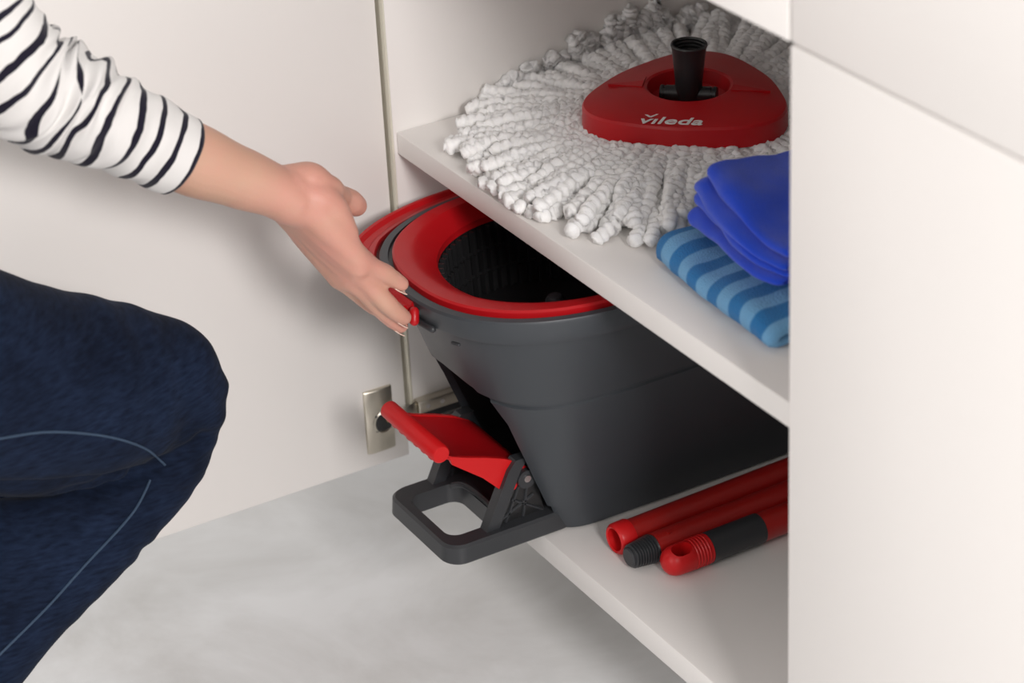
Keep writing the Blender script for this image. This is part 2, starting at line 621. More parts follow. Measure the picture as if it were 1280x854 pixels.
# red carrying bail folded down around the pedal end
path, up_ = [], []
for k in range(61):
    t = k / 60
    w = math.radians(-85 - 121 * t)          # from the near side round the front to the far side
    c, s = math.cos(w), math.sin(w)
    off = 0.003 + 0.0145 * min(1, max(0, t / 0.42))
    a, b = .1222 + off, .147 + off
    n = 2.35
    x = XC + a * math.copysign(abs(c) ** (2 / n), c)
    y = .06 + b * math.copysign(abs(s) ** (2 / n), s) if s < 0 else .06 + (t - 0.845) * 0.0
    if s >= 0:
        y = .06 + 0.10 * abs(s)
        x = XC - a
    path.append(Vector((x, y, .3375 - .003 * math.sin(math.pi * t))))
R = []
fr = frames(path)
for i, (p, t, a, b) in enumerate(fr):
    tt = i / 60
    wd_ = .0040 + .0072 * math.sin(math.pi * min(1, max(0, tt * .9 + .05))) ** 0.8
    up3 = Vector((0, 0, 1))
    side = t.cross(up3).normalized()
    sec = [(-1, -.006), (-1.0, .0035), (-.85, .0055), (-.55, .0050), (-.2, .0022), (.35, .0022), (.65, .0048), (.9, .0050), (1, .003), (1, -.006)]
    R.append([p + side * (-q * wd_) + up3 * z for q, z in sec])
loft('handle', R, M['red'], bk, True, True, 30)
lipline = [p for p in sring(.3265, .1210, -.0845, .3385, 2.45) if p.y < 0 and .172 < p.x < .2040]
lipline.sort(key=lambda p: p.x)
tube('latch_bar', lipline, .0029, M['charcoal_dark'], bk, 10, roundcap=True)
lipdot = [p for p in sring(.3195, .1180, -.0815, .3385, 2.45) if p.y < 0 and .2150 < p.x < .2205]
lipdot.sort(key=lambda p: p.x)
tube('latch_stop', lipdot, .0015, M['charcoal_dark'], bk, 10, roundcap=True)
for xx in (.1895,):
    tube('handle_stop', [(xx, -.0915, .3325), (xx - .003, -.0895, .3385)], .0038, M['red'], bk, 12, roundcap=True)

# foot plate with its hand hole
def rrect(x0, x1, y0, y1, r, z, seg=8, skew=0.0):
    out = []
    for cx, cy, a0 in ((x1 - r, y1 - r, 0), (x0 + r, y1 - r, 90), (x0 + r, y0 + r, 180), (x1 - r, y0 + r, 270)):
        for k in range(seg + 1):
            w = math.radians(a0 + 90 * k / seg)
            px, py = cx + r * math.cos(w), cy + r * math.sin(w)
            out.append(Vector((px, py, z)))
    return out


def plate_ring(z, e):
    return rrect(.1085 + e, .2175 - e, -.0895 + e, .030 - e, .016 - e * .5, z)


PB = ZB + .0008
plate = loft('foot_plate', [plate_ring(PB, .002), plate_ring(PB + .002, 0), plate_ring(.1385, .001), plate_ring(.1405, .003)], M['charcoal_dark'], None)
hole = [rrect(.1285, .2000, -.0790, -.0330, .011, z) for z in (.10, .18)]
boolean(plate, [loft('cut', hole, M['black'])])
adopt(plate, bk)
# raised rim around the hole's back edge
tube('hole_rim', spline([(.132, -.040, .1405), (.140, -.0325, .1425), (.165, -.0305, .1432), (.189, -.0315, .1425), (.199, -.0370, .1405)], 20), .0028, M['charcoal_dark'], plate, 8)

# two pedal brackets: sloping webs with ribs
def prism(name, pts, x0, x1, mat_, parent, angle=35):
    n = len(pts)
    V = [(x0, y, z) for y, z in pts] + [(x1, y, z) for y, z in pts]
    return mesh(name, V, rings_faces(2, n, True, True), mat_, parent, True, angle)


for x0, x1, xo in ((.1165, .1205, -1), (.2035, .2075, 1)):
    br = prism('pedal_bracket', [(-.052, .1400), (-.040, .1400), (-.018, .1860), (-.010, .1960), (-.022, .1960), (-.029, .188)], x0 - .004, x1 + .002, M['charcoal_dark'], bk)
    prism('bracket_web', [(-.045, .1400), (.004, .1400), (-.004, .176), (-.018, .186)], x0, x0 + .0015, M['black'], br)
    for a, b in (((-.032, .141), (-.016, .176)), ((-.016, .141), (-.010, .176)), ((-.040, .143), (-.006, .158)), ((-.026, .160), (.002, .141))):
        tube('rib', [((x0 + x1) / 2, a[0], a[1]), ((x0 + x1) / 2, b[0], b[1])], .0013, M['charcoal_dark'], br, 6)
    hbm = tube('pivot_boss', [(x0 - .001, -.0135, .1765), (x1 + .003, -.0135, .1765)], .0080, M['charcoal_dark'], br, 20)
    tube('screw', [(x1 + .003, -.0135, .1775), (x1 + .0042, -.0135, .1775)], .0030, M['steel'], br, 12)

# red pedal: curved tread with side cheeks and a rolled front lip
prof = [(-.0850, .2225), (-.076, .2165), (-.062, .2105), (-.046, .2050), (-.030, .1985), (-.016, .1900), (-.006, .1800), (.002, .168)]
xs = [.1215, .1240, .135, .150, .165, .180, .192, .2025, .2050]
V, F = [], []
nt_ = len(prof)
for layer in (0, 1):
    for i, (y, z) in enumerate(prof):
        f = i / (nt_ - 1)
        for x in xs:
            q = (x - .16325) / .042
            dip = -.006 * (1 - q * q) * math.sin(math.pi * min(1, f * 1.3)) if f < 0.77 else 0
            V.append((x, y, z + dip - layer * .004))
nx = len(xs)
for i in range(nt_ - 1):
    for j in range(nx - 1):
        a = i * nx + j
        F.append((a, a + 1, a + nx + 1, a + nx))
        k = nt_ * nx
        F.append((k + a, k + a + nx, k + a + nx + 1, k + a + 1))
for i in range(nt_ - 1):
    for j in (0, nx - 1):
        a = i * nx + j
        k = nt_ * nx
        F.append((a, a + nx, k + a + nx, k + a))
for j in range(nx - 1):
    for i in (0, nt_ - 1):
        a = i * nx + j
        k = nt_ * nx
        F.append((a, a + 1, k + a + 1, k + a))
pd = mesh('pedal', V, F, M['red'], bk, True, 50)
for x0 in (.1215, .2018):
    prism('pedal_cheek', [(-.078, .2165), (-.062, .2105), (-.046, .2050), (-.030, .1985), (-.016, .1900), (-.010, .1800), (-.022, .1680), (-.030, .1665), (-.050, .1880), (-.076, .2090)], x0, x0 + .0036, M['redcap'], pd)
tube('pedal_lip', [(.1205, -.0850, .2215), (.1215, -.0850, .2215), (.2050, -.0850, .2215), (.2062, -.0850, .2215)], [.0066, .0076, .0076, .0066], M['redcap'], pd, 24)
for k in range(6):
    x = .132 + k * .0118
    box('grip_rib', (x, -.0895, .2132), (x + .006, -.0815, .2155), M['redcap'], pd, .001)

# ------------------------------------------------------------------ poles on the bottom panel
def axis_ring(p, d, prof, seg=32):
    """rings round the axis p + d*s for (s, r) in prof"""
    d = Vector(d).normalized()
    a = Vector((0, 0, 1)) - d * d.z
    a.normalize()
    b = d.cross(a)
    return [[Vector(p) + d * s + a * (r * math.cos(2 * math.pi * k / seg)) + b * (r * math.sin(2 * math.pi * k / seg)) for k in range(seg)] for s, r in prof]


r1 = .0118
P1, D1 = Vector((.2690, .0290, ZB + .0133)), Vector((-.0046, .170, 0)).normalized()
p1 = root('pole_section', P1 + Vector((0, 0, -.0133)), 'red steel pole section with open collared end beside the bucket', 'pole', 'red mop pole sections')
loft('pole_tube', axis_ring(P1, D1, [(.0125, .0117), (.43, .0117), (.43, .0100)]), M['redmetal'], p1, False, True)
loft('collar', axis_ring(P1, D1, [(.010, .0090), (.0, .0094), (-.0008, .0108), (.0003, .0122), (.0020, .0130), (.0125, .0132), (.0138, .0128), (.0142, .0116)]), M['redcap'], p1, False, False, 50)
loft('collar_bore', axis_ring(P1, D1, [(.0, .0095), (.030, .0092)]), M['redmetal'], p1, False, True)

P2, D2 = Vector((.2945, .0275, ZB + .0119)), Vector((-.0036, .150, 0)).normalized()
p2 = root('pole_section', P2 + Vector((0, 0, -.0119)), 'middle red pole section ending in a black screw thread', 'pole', 'red mop pole sections')
loft('pole_tube', axis_ring(P2, D2, [(.0215, .0100), (.0215, .0118), (.43, .0118), (.43, .010)]), M['redmetal'], p2, False, True)
pr = [(-.0025, .0070), (-.0015, .0082)]
for k in range(9):
    s = .000 + k * .0023
    r = .0086 + .0022 * k / 8
    pr += [(s, r - .0006), (s + .0006, r + .0011), (s + .0012, r + .0011), (s + .0018, r - .0006)]
pr += [(.0216, .0108)]
loft('screw_thread', axis_ring(P2, D2, pr), M['charcoal_dark'], p2, True, True, 25)
tube('rivet', [P2 + D2 * .034 + Vector((.0035, 0, .0112)), P2 + D2 * .034 + Vector((.0037, 0, .0122))], .0016, M['redmetal'], p2, 10)

P3, D3 = Vector((.3195, .0480, ZB + .0128)), Vector((-.0012, .103, 0)).normalized()
p3 = root('pole_section', P3 + Vector((0, 0, -.0128)), 'red pole section with black grip and rounded hanging eyelet', 'pole', 'red mop pole sections')
cap = [(-.0072, .0020), (-.0066, .0045), (-.0050, .0075), (-.0028, .0098), (.0005, .0114), (.004, .0121), (.014, .0123), (.0165, .0123)]
for k in range(5):
    s = .018 + k * .0028
    cap += [(s, .0119), (s + .0006, .0125), (s + .0014, .0125), (s + .0020, .0119)]
cap += [(.0335, .0122)]
capo = loft('end_cap', axis_ring(P3, D3, cap, 48), M['redcap'], None, True, True, 25)
bm_dir = Vector((.30, 0, .95))
cuts = [tube('cut', [P3 + D3 * q - bm_dir * .004, P3 + D3 * q + bm_dir * .04], .0060, M['redmetal'], None, 24) for q in (.0055, .0080, .0105)]
boolean(capo, cuts)
adopt(capo, p3)
loft('grip', axis_ring(P3, D3, [(.0336, .0108), (.0340, .0124), (.083, .0124), (.0840, .0116)]), M['charcoal_dark'], p3, True, True)
loft('pole_tube', axis_ring(P3, D3, [(.080, .0119), (.43, .0119), (.43, .010)]), M['redmetal'], p3, False, True)

# ------------------------------------------------------------------ mop head
MC = Vector((.163, .1755, 0))
mop = root('rotary_mop', (MC.x, MC.y, ZS), 'round white chenille mop head with triangular red cover on the shelf', 'mop')


def tri(scale, z, seg=96, sharp=1.0):
    out = []
    for k in range(seg):
        w = 2 * math.pi * k / seg
        c = math.cos(3 * (w - math.radians(17.6)))
        r = (.0765 + .0085 * c + .0015 * math.cos(6 * (w - math.radians(17.6)))) * scale
        out.append(Vector((MC.x + r * math.cos(w), MC.y + r * math.sin(w), z)))
    return out


def mix(a, b, t):
    return [p.lerp(q, t) for p, q in zip(a, b)]


def rnd(r, z, seg=96):
    return [Vector((MC.x + r * math.cos(2 * math.pi * k / seg), MC.y + r * math.sin(2 * math.pi * k / seg), z)) for k in range(seg)]


RC = [tri(.99, .4225), tri(1.005, .4235), tri(1.0, .4385), tri(.985, .4405), tri(.96, .4412), mix(tri(.80, .4430), rnd(.060, .4430), .2), mix(tri(.60, .4462), rnd(.046, .4462), .5),
      rnd(.0345, .4475), rnd(.0325, .4465), rnd(.0300, .4360), rnd(.020, .4305), rnd(.003, .4300)]
cover = loft('cover', RC, M['red'], mop, True, True, 18)
# crossbar and socket
cb = Vector((math.cos(math.radians(47)), math.sin(math.radians(47)), 0))
CP = Vector((MC.x, MC.y, .4395))
loft('hinge_bar', axis_ring(CP - cb * .0225, cb, [(0, .004), (0, .0056), (.0008, .0062), (.003, .0062), (.0032, .0055), (.0045, .0055), (.0047, .0062), (.0403, .0062), (.0405, .0055), (.0418, .0055), (.0420, .0062), (.0442, .0062), (.045, .0056), (.045, .004)], 24), M['black'], mop, True, True, 30)
sk = [(-.004, .0085), (.0, .0098), (.006, .0104), (.026, .0122), (.038, .0134), (.0395, .0140), (.0410, .0144), (.0420, .0140), (.0422, .0126), (.0410, .0120)]
for k in range(5):
    s = .0395 - k * .003
    sk += [(s, .0122), (s - .0008, .0113), (s - .0016, .0113), (s - .0024, .0122)]
sk += [(.016, .0106)]
tilt = Vector((.02, .01, 1)).normalized()
loft('socket', axis_ring(CP, tilt, sk, 32), M['black'], mop, True, True, 30)
# small arrow wedges in line with the bar
for s in (-1, 1):
    cr_ = Vector((-cb.y, cb.x, 0))
    a = MC + cb * s * .0350 + Vector((0, 0, .4482))
    tip = MC + cb * s * .064 + Vector((0, 0, .4446))
    V = [a + cr_ * .0105, a - cr_ * .0105, tip, a + cr_ * .0105 + Vector((0, 0, -.004)), a - cr_ * .0105 + Vector((0, 0, -.004)), tip + Vector((0, 0, -.002)), a + Vector((0, 0, .0008))]
    mesh('arrow_wedge', V, [(0, 6, 2), (6, 1, 2), (0, 3, 4, 1, 6), (0, 2, 5, 3), (1, 4, 5, 2), (3, 5, 4)], M['red'], mop, False)

# lettering on the cover
tcu = bpy.data.curves.new('lettering', 'FONT')
tcu.body = 'v\u0131leda'
tcu.size = 0.0172
tcu.shear = 0.22
tcu.offset = 0.00022
tcu.extrude = 0.0002
tcu.space_character = 1.02
tcu.align_x = 'CENTER'
to = bpy.data.objects.new('lettering', tcu)
COL.objects.link(to)
tx = Vector((math.cos(math.radians(49)), math.sin(math.radians(49)), 0))
ty0 = Vector((-tx.y, tx.x, 0))
ty = (ty0 + Vector((0, 0, .105))).normalized()
tn = tx.cross(ty)
to.matrix_world = Matrix.Identity(4)
bpy.context.view_layer.update()
dg = bpy.context.evaluated_depsgraph_get()
tme = bpy.data.meshes.new_from_object(to.evaluated_get(dg))
bpy.data.objects.remove(to, do_unlink=True)
org = MC - ty0 * .0655 + tx * (-.0065) + Vector((0, 0, .4420))
for v in tme.vertices:
    v.co = org + tx * v.co.x * 1.22 + ty * v.co.y * 0.86 + tn * v.co.z
link('lettering', tme, M['print'], mop, False)
# the tick over the i
tk = []
for x, y in ((-.0205, .0128), (-.0185, .0128), (-.0160, .0105), (-.0120, .0142), (-.0100, .0142), (-.0150, .0092), (-.0170, .0092)):
    tk.append(org + tx * x + ty * y)
mesh('lettering_tick', tk + [p + tn * .0003 for p in tk], rings_faces(2, 7, True, True), M['print'], mop, False)

# chenille strands, laid radially in two layers
def strand(ang, r0, r1, z0, z1, rad, seed):
    rnd_ = random.Random(seed)
    n = 96
    bend = rnd_.uniform(-.10, .10)
    ph = rnd_.uniform(0, 6)
    pts = []
    for i in range(n):
        t = i / (n - 1)
        r = r0 + (r1 - r0) * t
        w = ang + bend * t * t + .012 * math.sin(ph + 7 * t)
        z = z0 + (z1 - z0) * (t ** 1.25) + .0022 * math.sin(ph * 2 + 9 * t) * t
        x, y = MC.x + r * math.cos(w), MC.y + r * math.sin(w)
        if x < .006:
            z += (.006 - x) * 0.55 + .001
            x = .006 + rnd_.uniform(0, .0015)
        pts.append(Vector((x, y, max(z, ZS + rad * .95))))
    L_ = r1 - r0
    rr = []
    lump = rnd_.uniform(.0062, .0080)
    for i in range(n):
        sl_ = i / (n - 1) * L_
        q = 0.66 + 0.44 * abs(math.sin(math.pi * sl_ / lump + ph)) ** .55 + .06 * noise.noise(Vector((sl_ * 300, seed, 0)))
        if i >= n - 2:
            q *= .7
        rr.append(rad * q)
    V, F = tube_data(pts, rr, 12, roundcap=False)
    for k, v in enumerate(V):
        w = v + noise.noise_vector(v * 170 + Vector((seed, 0, 0))) * rad * .42
        w.z = max(w.z, ZS + .0003)
        V[k] = w
    return V, F


strands = []
for layer, (cnt, z0, z1, rmin) in enumerate(((150, .4110, .3990, .058), (140, .4215, .4065, .050))):
    for k in range(cnt):
        a = 2 * math.pi * (k + random.uniform(-.35, .35) + .5 * layer) / cnt
        c = math.cos(a - math.radians(138))
        re = .183 + .007 * c + .022 * max(0, c) ** 2 + random.uniform(-.014, .010) - .008 * layer + .006 * math.sin(5 * a)
        rad = random.uniform(.0050, .0064)
        while math.sin(a) < .1 and math.cos(a) > 0 and MC.x + (re + .006) * math.cos(a) > .300:
            re -= .002
        z_hi = .030 * max(0, c) ** 2
        V, F = strand(a, rmin, re, z0, z1 + z_hi * .6 + random.uniform(0, .004), rad, k * 7 + layer * 1000)
        rawmesh('strand', V, F, M['yarn'], mop)
pad = loft('yarn_pad', [rnd(.154, ZS + .0004), rnd(.160, ZS + .006), rnd(.130, ZS + .0140), rnd(.070, ZS + .0270), rnd(.004, ZS + .028)], M['yarn'], mop, True, True)

# ------------------------------------------------------------------ folded cloths on the shelf
def folded(name, path, thick, x0f, x1f, mat_, nx, disp, seed, parent=None):
    """a sheet following 'path' in (y, z), swept along x; x0f/x1f give its ends, disp(t, u) an offset"""
    P = spline([Vector((0, y, z)) for y, z in path], 220)
    n = len(P)
    V, run = [], []
    for i in range(nx):
        u = i / (nx - 1)
        # thick outline of the sheet at this slice
        pts = []
        for k, p in enumerate(P):
            t = (P[min(k + 1, n - 1)] - P[max(k - 1, 0)]).normalized()
            nn = Vector((0, -t.z, t.y))
            e = min(1, min(k, n - 1 - k) / 2.0)
            eu = min(1, min(u, 1 - u) / .03) ** .5
            h = thick / 2 * (.35 + .65 * e) * (.3 + .7 * eu)
            pts.append((p + nn * h, k / n))
        for k in range(n - 1, -1, -1):
            p = P[k]
            t = (P[min(k + 1, n - 1)] - P[max(k - 1, 0)]).normalized()
            nn = Vector((0, -t.z, t.y))
            e = min(1, min(k, n - 1 - k) / 2.0)
            eu = min(1, min(u, 1 - u) / .03) ** .5
            h = thick / 2 * (.35 + .65 * e) * (.3 + .7 * eu)
            pts.append((p - nn * h, k / n))
        for p, s in pts:
            q = disp(p, s, u)
            x = x0f(s) + (x1f(s) - x0f(s)) * u + q.x
            w = Vector((x, p.y + q.y, p.z + q.z))
            w += noise.noise_vector(w * 45 + Vector((seed, 0, 0))) * .0016
            V.append(w)
            run.append(x)
    o = mesh(name, V, rings_faces(nx, 2 * n, True, True), mat_, parent, True, 60)
    set_attr(o, 'run', run)
    return o


# striped towel: folded over itself, round fold to the front
def disp_t(p, s, u):
    sag = -.010 * max(0, u - .55) ** 1
    lift = .003 * math.sin(u * 9 + s * 3)
    front = .0105 + .010 * (1 - u) - .012 * math.sin(math.pi * min(1, u * 1.15)) * .3
    k = (p.z - ZS) / .03
    fl = .80 + .20 * math.sin(2.5 * u + .8)
    return Vector((0, front, (k * .03) * (fl - 1) + (lift * k if k > .3 else 0)))


zt = ZS + .0005
path_t = [(.150, zt + .0065), (.090, zt + .0065), (.045, zt + .0065), (.030, zt + .0070), (.0225, zt + .0110), (.0235, zt + .0165), (.034, zt + .0185), (.070, zt + .0190), (.115, zt + .0190),
          (.130, zt + .0210), (.133, zt + .0250), (.125, zt + .0290), (.090, zt + .0300), (.080, zt + .0300), (.066, zt + .0290)]
tw = folded('striped_towel', path_t, .0118, lambda s: .314 + .010 * math.sin(3 * s), lambda s: .474 + .006 * math.sin(5 * s), M['terry'], 70, disp_t, 3)
tag(tw, 'light and dark blue striped towel folded on the shelf under the plain blue cloth', 'towel')

# plain blue cloth: four layers, loose at the left end, pressed at the right
zb0 = ZS + .0370


def disp_b(p, s, u):
    h = (p.z - zb0) / .030
    k = max(0, min(1, (p.y - .055) / .05))            # flatter towards the back
    open_ = (1 - u) ** 1.2 * (1 - .5 * k)
    dz = h * (.016 * open_ - .010 * u) - .002 * u
    dy = .016 * (1 - u) + .006 * u + .010 * u ** 6 + .008 * h * open_ + .0025 * math.sin(5 * u + 4 * h)
    dx = .012 * h * (1 - u) - .007 * math.sin(math.pi * h * 1.6) * open_
    return Vector((dx, dy, dz + .0018 * math.sin(9 * u + 4 * h) * h))


path_b = [(.125, zb0)]
for r_, fy in enumerate((.038, .041, .037, .043)):
    z = zb0 + r_ * .0088
    path_b += [(.085, z), (fy + .012, z), (fy + .003, z + .0004), (fy, z + .0024), (fy + .003, z + .0044), (fy + .012, z + .0048), (.085, z + .0048)]
    path_b += [(.112, z + .0050), (.117, z + .0068), (.112, z + .0086)] if r_ < 3 else [(.125, z + .0048)]
bc = folded('blue_cloth', path_b, .0040, lambda s: .338 + .005 * math.sin(6 * s), lambda s: .456 + .004 * math.sin(4 * s), M['blue'], 60, disp_b, 9)
tag(bc, 'plain royal blue microfibre cloth folded in layers on top of the striped towel', 'cloth')

# ------------------------------------------------------------------ person
per = root('person', (.25, -.60, 0.0), 'person crouching in dark jeans and striped top, one hand on the bucket handle', 'person')


def limb(pts, rads, n=24, seg=20, flats=None, up=Vector((0, 0, 1))):
    """closed tapered limb through pts with radii; flats: radius factor along up"""
    P, R_ = spline(pts, n, [rads])
    V, F = tube_data(P, R_, seg, up, 1.0, True)
    return V, F


def ell_limb(pts, ra, rb, ups, n=24, seg=24):
    P, A, B = spline(pts, n, [ra, rb])
    V = []
    rings = []
    m = len(P)
    for i in range(m):
        t = (P[min(i + 1, m - 1)] - P[max(i - 1, 0)]).normalized()
        a = (ups - t * ups.dot(t)).normalized()
        b = t.cross(a)
        rings.append((P[i], t, a, b, A[i], B[i]))
    out = []
    p, t, a, b, x, y = rings[0]
    for q in (75, 40):
        w = math.radians(q)
        out.append((p - t * min(x, y) * math.sin(w), a, b, x * math.cos(w), y * math.cos(w)))
    out += [(p, a, b, x, y) for p, t, a, b, x, y in rings]
    p, t, a, b, x, y = rings[-1]
    for q in (40, 75):
        w = math.radians(q)
        out.append((p + t * min(x, y) * math.sin(w), a, b, x * math.cos(w), y * math.cos(w)))
    for p, a, b, x, y in out:
        for k in range(seg):
            w = 2 * math.pi * k / seg
            V.append(p + a * (x * math.cos(w)) + b * (y * math.sin(w)))
    return V, rings_faces(len(out), seg, True, True)


def ah(u, v, d):
    return at(u, v, d + .024 * min(1, max(0, (1.925 - d) / .05)))


# hand landmarks (pixel, depth)
ELB = ah(28, 118, 1.735)
SHO = Vector((.20, -.50, .86))
pieces = []
# forearm
fu = (_u * .9 + _r * .35).normalized()
fa = [ELB, ah(100, 140, 1.752), ah(170, 168, 1.775), ah(240, 199, 1.80), ah(296, 221, 1.82), ah(345, 240, 1.835), ah(368, 254, 1.842)]
pieces.append(ell_limb(fa, [.028, .029, .028, .0262, .0224, .0192, .0180], [.0260, .0270, .0270, .0262, .0245, .0225, .0210], fu))
# palm: from the wrist to the knuckles, seen from the thumb side
iM, mM, rM, pM = ah(447, 325, 1.867), ah(446, 338, 1.878), ah(437, 346, 1.895), ah(424, 347, 1.909)
pieces.append(limb([ah(362, 238, 1.836), ah(402, 272, 1.848), iM], [.0165, .0150, .0096]))
pieces.append(limb([ah(359, 246, 1.845), ah(402, 287, 1.862), mM], [.0155, .0145, .0104]))
pieces.append(limb([ah(357, 252, 1.853), ah(394, 290, 1.876), rM], [.0145, .0140, .0100]))
pieces.append(limb([ah(357, 254, 1.858), ah(384, 288, 1.886), pM], [.0135, .0135, .0090]))
for q0, q1, q2, rr_ in (((361, 243, 1.841), (402, 281, 1.856), (447, 332, 1.871), (.0160, .0150, .0104)), ((360, 250, 1.850), (398, 290, 1.870), (441, 343, 1.888), (.0152, .0148, .0102)),
                        ((357, 254, 1.856), (390, 291, 1.882), (431, 348, 1.904), (.0146, .0144, .0098))):
    pieces.append(limb([ah(*q0), ah(*q1), ah(*q2)], list(rr_)))
# thenar bulge and thumb
pieces.append(limb([ah(350, 230, 1.838), ah(368, 228, 1.840), ah(386, 227, 1.843), ah(400, 235, 1.848)], [.0130, .0138, .0145, .0132]))
pieces.append(limb([ah(396, 233, 1.845), ah(410, 237, 1.852), ah(420, 243, 1.864), ah(428, 248, 1.880)], [.0130, .0110, .0090, .0084]))
pieces.append(limb([ah(428, 247, 1.880), ah(438, 253, 1.896), ah(445, 257, 1.908)], [.0090, .0098, .0086]))
pieces.append(limb([ah(406, 254, 1.848), ah(422, 284, 1.856), ah(440, 312, 1.864), ah(462, 332, 1.880)], [.0115, .0104, .0086, .0078]))
pieces.append(limb([ah(360, 242, 1.838), ah(395, 250, 1.843), ah(412, 262, 1.848), ah(432, 292, 1.858)], [.0165, .0155, .0135, .0100]))
# fingers
fing = {
    'index': ([iM, ah(466, 335, 1.882), ah(481, 342, 1.898), ah(491, 348, 1.909), ah(502, 355, 1.920)], [.0096, .0076, .0076, .0066, .0058]),
    'middle': ([mM, ah(464, 359, 1.902), ah(482, 378, 1.918), ah(494, 389, 1.929), ah(505, 397, 1.938)], [.0098, .0078, .0078, .0070, .0061]),
    'ring': ([rM, ah(457, 364, 1.915), ah(475, 384, 1.933), ah(489, 398, 1.946), ah(501, 407, 1.956)], [0.0101, 0.0083, 0.0079, 0.0071, 0.0061]),
    'little': ([pM, ah(438, 359, 1.927), ah(453, 372, 1.944), ah(466, 383, 1.956), ah(478, 390, 1.966)], [0.0091, 0.0073, 0.0069, 0.0063, 0.0053])}
for P, R_ in fing.values():
    pieces.append(limb(P, R_, 20, 14))
arm_pieces, pieces = pieces, []
# neck and head, out of the picture's frame
HD = Vector((.30, -.72, 1.12))
pieces.append(limb([Vector((.30, -.64, .90)), Vector((.30, -.69, .98)), HD], [.060, .055, .060]))
pieces.append(ell_limb([HD + Vector((0, .01, -.06)), HD + Vector((0, .005, .0)), HD + Vector((0, -.01, .07)), HD + Vector((0, -.015, .115))], [.055, .072, .076, .055], [.050, .085, .092, .060], Vector((1, 0, 0))))
pieces.append(limb([HD + Vector((0, .078, .03)), HD + Vector((0, .098, -.005))], [.010, .013], 8))
for s in (-1, 1):
    pieces.append(limb([HD + Vector((s * .074, -.01, -.01)), HD + Vector((s * .078, -.012, .03))], [.010, .014], 8))
RSH, REL, RHA = Vector((.46, -.66, .84)), Vector((.53, -.72, .60)), Vector((.50, -.62, .42))
pieces.append(limb([RSH, REL, RHA], [.043, .036, .022]))
for k in range(5):
    a = RHA + Vector((-.028 + .014 * k, .01, -.01))
    pieces.append(limb([RHA, a + Vector((0, .03, -.03)), a + Vector((0, .06, -.045))], [.018, .011, .0075], 10, 10))
skin = blob('body', arm_pieces, .0015, M['skin'], per, smooth=9)
head = blob('head', pieces, .006, M['skin'], per, smooth=3)
# redness towards palm, knuckles and finger tips
fl = []
hot = [(ah(390, 245, 1.83), .035), (ah(455, 330, 1.87), .03), (ah(500, 355, 1.93), .02), (ah(505, 392, 1.95), .03), (ah(445, 258, 1.90), .03), (ah(420, 300, 1.86), .04)]
for v in skin.data.vertices:
    s = 0
    for p, r in hot:
        s = max(s, math.exp(-((v.co - p).length / r) ** 2))
    fl.append(s * .55)
set_attr(skin, 'flush', fl)
# nails on the back of the finger tips
for key in fing:
    P, R_ = fing[key]
    d = (P[-1] - P[-2]).normalized()
    back = (-_r * .72 - _u * .62 - _fw * -.25)
    back = (back - d * back.dot(d)).normalized()
    side = d.cross(back)
    c = P[-1] + d * .0005
    V = []
    for i in range(5):
        for j in range(5):
            a = (j - 2) / 2
            t = i / 4
            wdt = .0046 * (1 - .25 * (t - .5) ** 2)
            q = c + d * (-.0045 + .0115 * t) + side * (a * wdt) + back * (R_[-1] * (1.02 - .22 * a * a) - .0012 * t * t)
            V.append(q)
    V += [v - back * .0008 for v in V]
    F = []
    for i in range(4):
        for j in range(4):
            a = i * 5 + j
            F += [(a, a + 1, a + 6, a + 5), (a + 25, a + 30, a + 31, a + 26)]
    for i in range(4):
        for a, b in ((i * 5, (i + 1) * 5), (i * 5 + 4, (i + 1) * 5 + 4), (i, i + 1), (20 + i, 21 + i)):
            F.append((a, b, b + 25, a + 25))
    mesh('fingernail', V, F, M['nail'], skin, True, 60)
# hair cap
hv = []
for i in range(9):
    for j in range(24):
        th, ph = math.radians(8 + i * 14), 2 * math.pi * j / 24
        front = max(0, math.sin(ph))
        rr = 1.0
        z = .11 * math.cos(th) * (1 if th < 1.6 else 1.6)
        hv.append(HD + Vector((.088 * math.sin(th) * math.cos(ph) * rr, -.022 + (.080 if math.sin(ph) > 0 else .105) * math.sin(th) * math.sin(ph), .035 + max(z, -.10 if front < .2 else .035))))
mesh('hair', hv, rings_faces(9, 24, True, True), M['hair'], head, True, 0)

